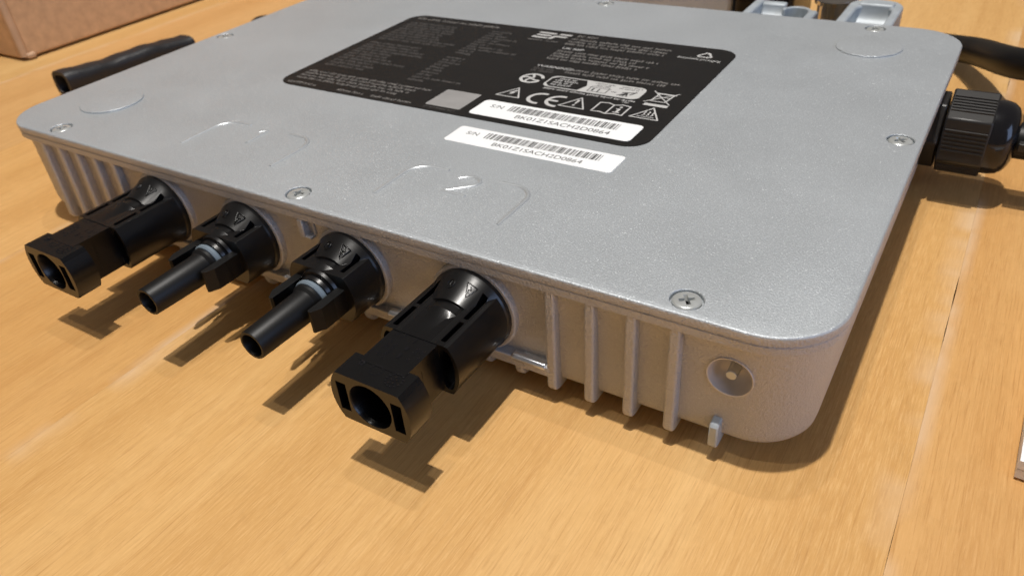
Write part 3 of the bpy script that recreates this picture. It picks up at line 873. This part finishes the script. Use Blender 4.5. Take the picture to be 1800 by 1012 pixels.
# ------------------------------------------------------------------ things around it
# cardboard box, upper left
bx = empty("cardboard_box", (-480, 190, 0))
tag(bx, "plain brown cardboard box behind the inverter at upper left", "box")
def wallq(name, mb, m=None, bev=1.2):
    return link(name, mb.mesh(name), m or M_CARD, bx, bevel=bev, seg=3)
wallq("box_side", MB().box(-407.5, -404.2, 92.5, 330, 1.2, 150))
wallq("box_front", MB().box(-580, -407.2, 90.0, 93.3, 1.2, 150))
wallq("box_back", MB().box(-580, -407.2, 329, 332, 1.2, 150))
wallq("box_side", MB().box(-583, -580, 90, 332, 1.2, 150))
wallq("box_bottom", MB().box(-580, -407, 93, 330, 0.6, 3.5))
wallq("box_lid", MB().box(-584, -403.8, 89.5, 333, 150, 153))
wallq("box_edge", MB().tube([(-405.6, 91.8, 2.0), (-405.8, 91.6, 60), (-405.6, 91.8, 149)], 1.9, 10), M_CARDE, None)
wallq("torn_corner", MB().box(-406.5, -402.6, 92.0, 96.5, 0.8, 3.4), M_CARDE, 0.8)

# black flattened sleeve lying left of the inverter
sv = MB(); L = []; L2 = []
for i in range(31):
    t = i / 30; y = 68 + t * 62
    rx = 6.4 + 0.3 * math.sin(9 * t); rz = 5.7 + 0.28 * math.sin(11 * t + 1) + 0.1 * math.sin(31 * t) - 0.7 * t
    cx = -333 + 6.5 * t + 0.5 * math.sin(13 * t); cz = rz + 0.1
    def ringp(k):
        L_ = []
        for j in range(20):
            a = 2 * math.pi * j / 20
            c, s = math.cos(a), math.sin(a)
            f = 1 / (abs(c) ** 4 + abs(s) ** 4) ** 0.25 * 0.93
            L_.append((cx + rx * k * f * c, y, cz + rz * k * f * s))
        return L_
    L.append(ringp(1.0)); L2.append(ringp(0.72))
sv.loops(L + list(reversed(L2)) + [L[0]], False, False)
slv = link("black_sleeve", sv.mesh("black_sleeve", (0, 0, 0), 60), M_SLEEVE)
tag(slv, "short crumpled black tube lying on the table left of the inverter", "tube")

# tiny black plug peeping out behind the left edge
pg = MB().tube(spline([(-326, 171, 2.2), (-325.5, 174, 3.4), (-325, 178, 3.2), (-324, 183, 2.2)], 5), 2.1, 14)
tag(link("cable_end", pg.mesh("cable_end", (0, 0, 0), 60), M_CABLE), "tiny bit of black cable just showing above the inverter's left edge", "cable")

# taupe box and the black block beside it, far behind the back edge
tp = MB().box(-300, -91.2, 226, 330, 0.3, 75)
tag(link("taupe_box", tp.mesh("taupe_box"), M_TAUPE, bevel=1.5), "taupe grey box standing behind the inverter's back edge", "box")
bb = MB().prism(rrect(-90.6, -66, 224.5, 262, 4, 5), 2, 0.3, 70)
tag(link("black_block", bb.mesh("black_block"), M_PLASTR, bevel=1.5), "black block beside the taupe box behind the inverter", "block")

# white folded leaflet at the right edge of the picture
lf = empty("white_leaflet", (60, 45, 0))
tag(lf, "folded white paper leaflet lying at the right edge of the table", "leaflet")
def sheet(zb, th, lift, x0, x1, y0, y1, ang):
    nx, ny = 10, 10; top = []; m_ = MB()
    for layer in (1, 0):
        for i in range(nx + 1):
            for j in range(ny + 1):
                u, v = i / nx, j / ny
                x, y = x0 + (x1 - x0) * u, y0 + (y1 - y0) * v
                z = zb + lift * ((1 - u) ** 3) * (0.4 + 0.6 * (1 - v)) + th * layer
                ca, sa = math.cos(ang), math.sin(ang)
                m_.v.append((x0 + (x - x0) * ca - (y - y0) * sa, y0 + (x - x0) * sa + (y - y0) * ca, z))
    N = (nx + 1) * (ny + 1); idx = lambda i, j: i * (ny + 1) + j
    for i in range(nx):
        for j in range(ny):
            q = (idx(i, j), idx(i + 1, j), idx(i + 1, j + 1), idx(i, j + 1))
            m_.f.append(q); m_.f.append(tuple(N + k for k in reversed(q)))
    rim = [idx(i, 0) for i in range(nx)] + [idx(nx, j) for j in range(ny)] + [idx(i, ny) for i in range(nx, 0, -1)] + [idx(0, j) for j in range(ny, 0, -1)]
    for a, b in zip(rim, rim[1:] + rim[:1]):
        m_.f.append((a, N + a, N + b, b))
    return m_
for zb, th, lift, dx, an in ((0.05, 1.9, 0.5, 0.15, -0.03), (2.02, 1.9, 0.9, 0.0, -0.027)):
    link("page", sheet(zb, th, lift, 31.2 + dx, 95, 20.4 + dx, 80, an).mesh("page", (0, 0, 0), 50), M_PAPER, lf)
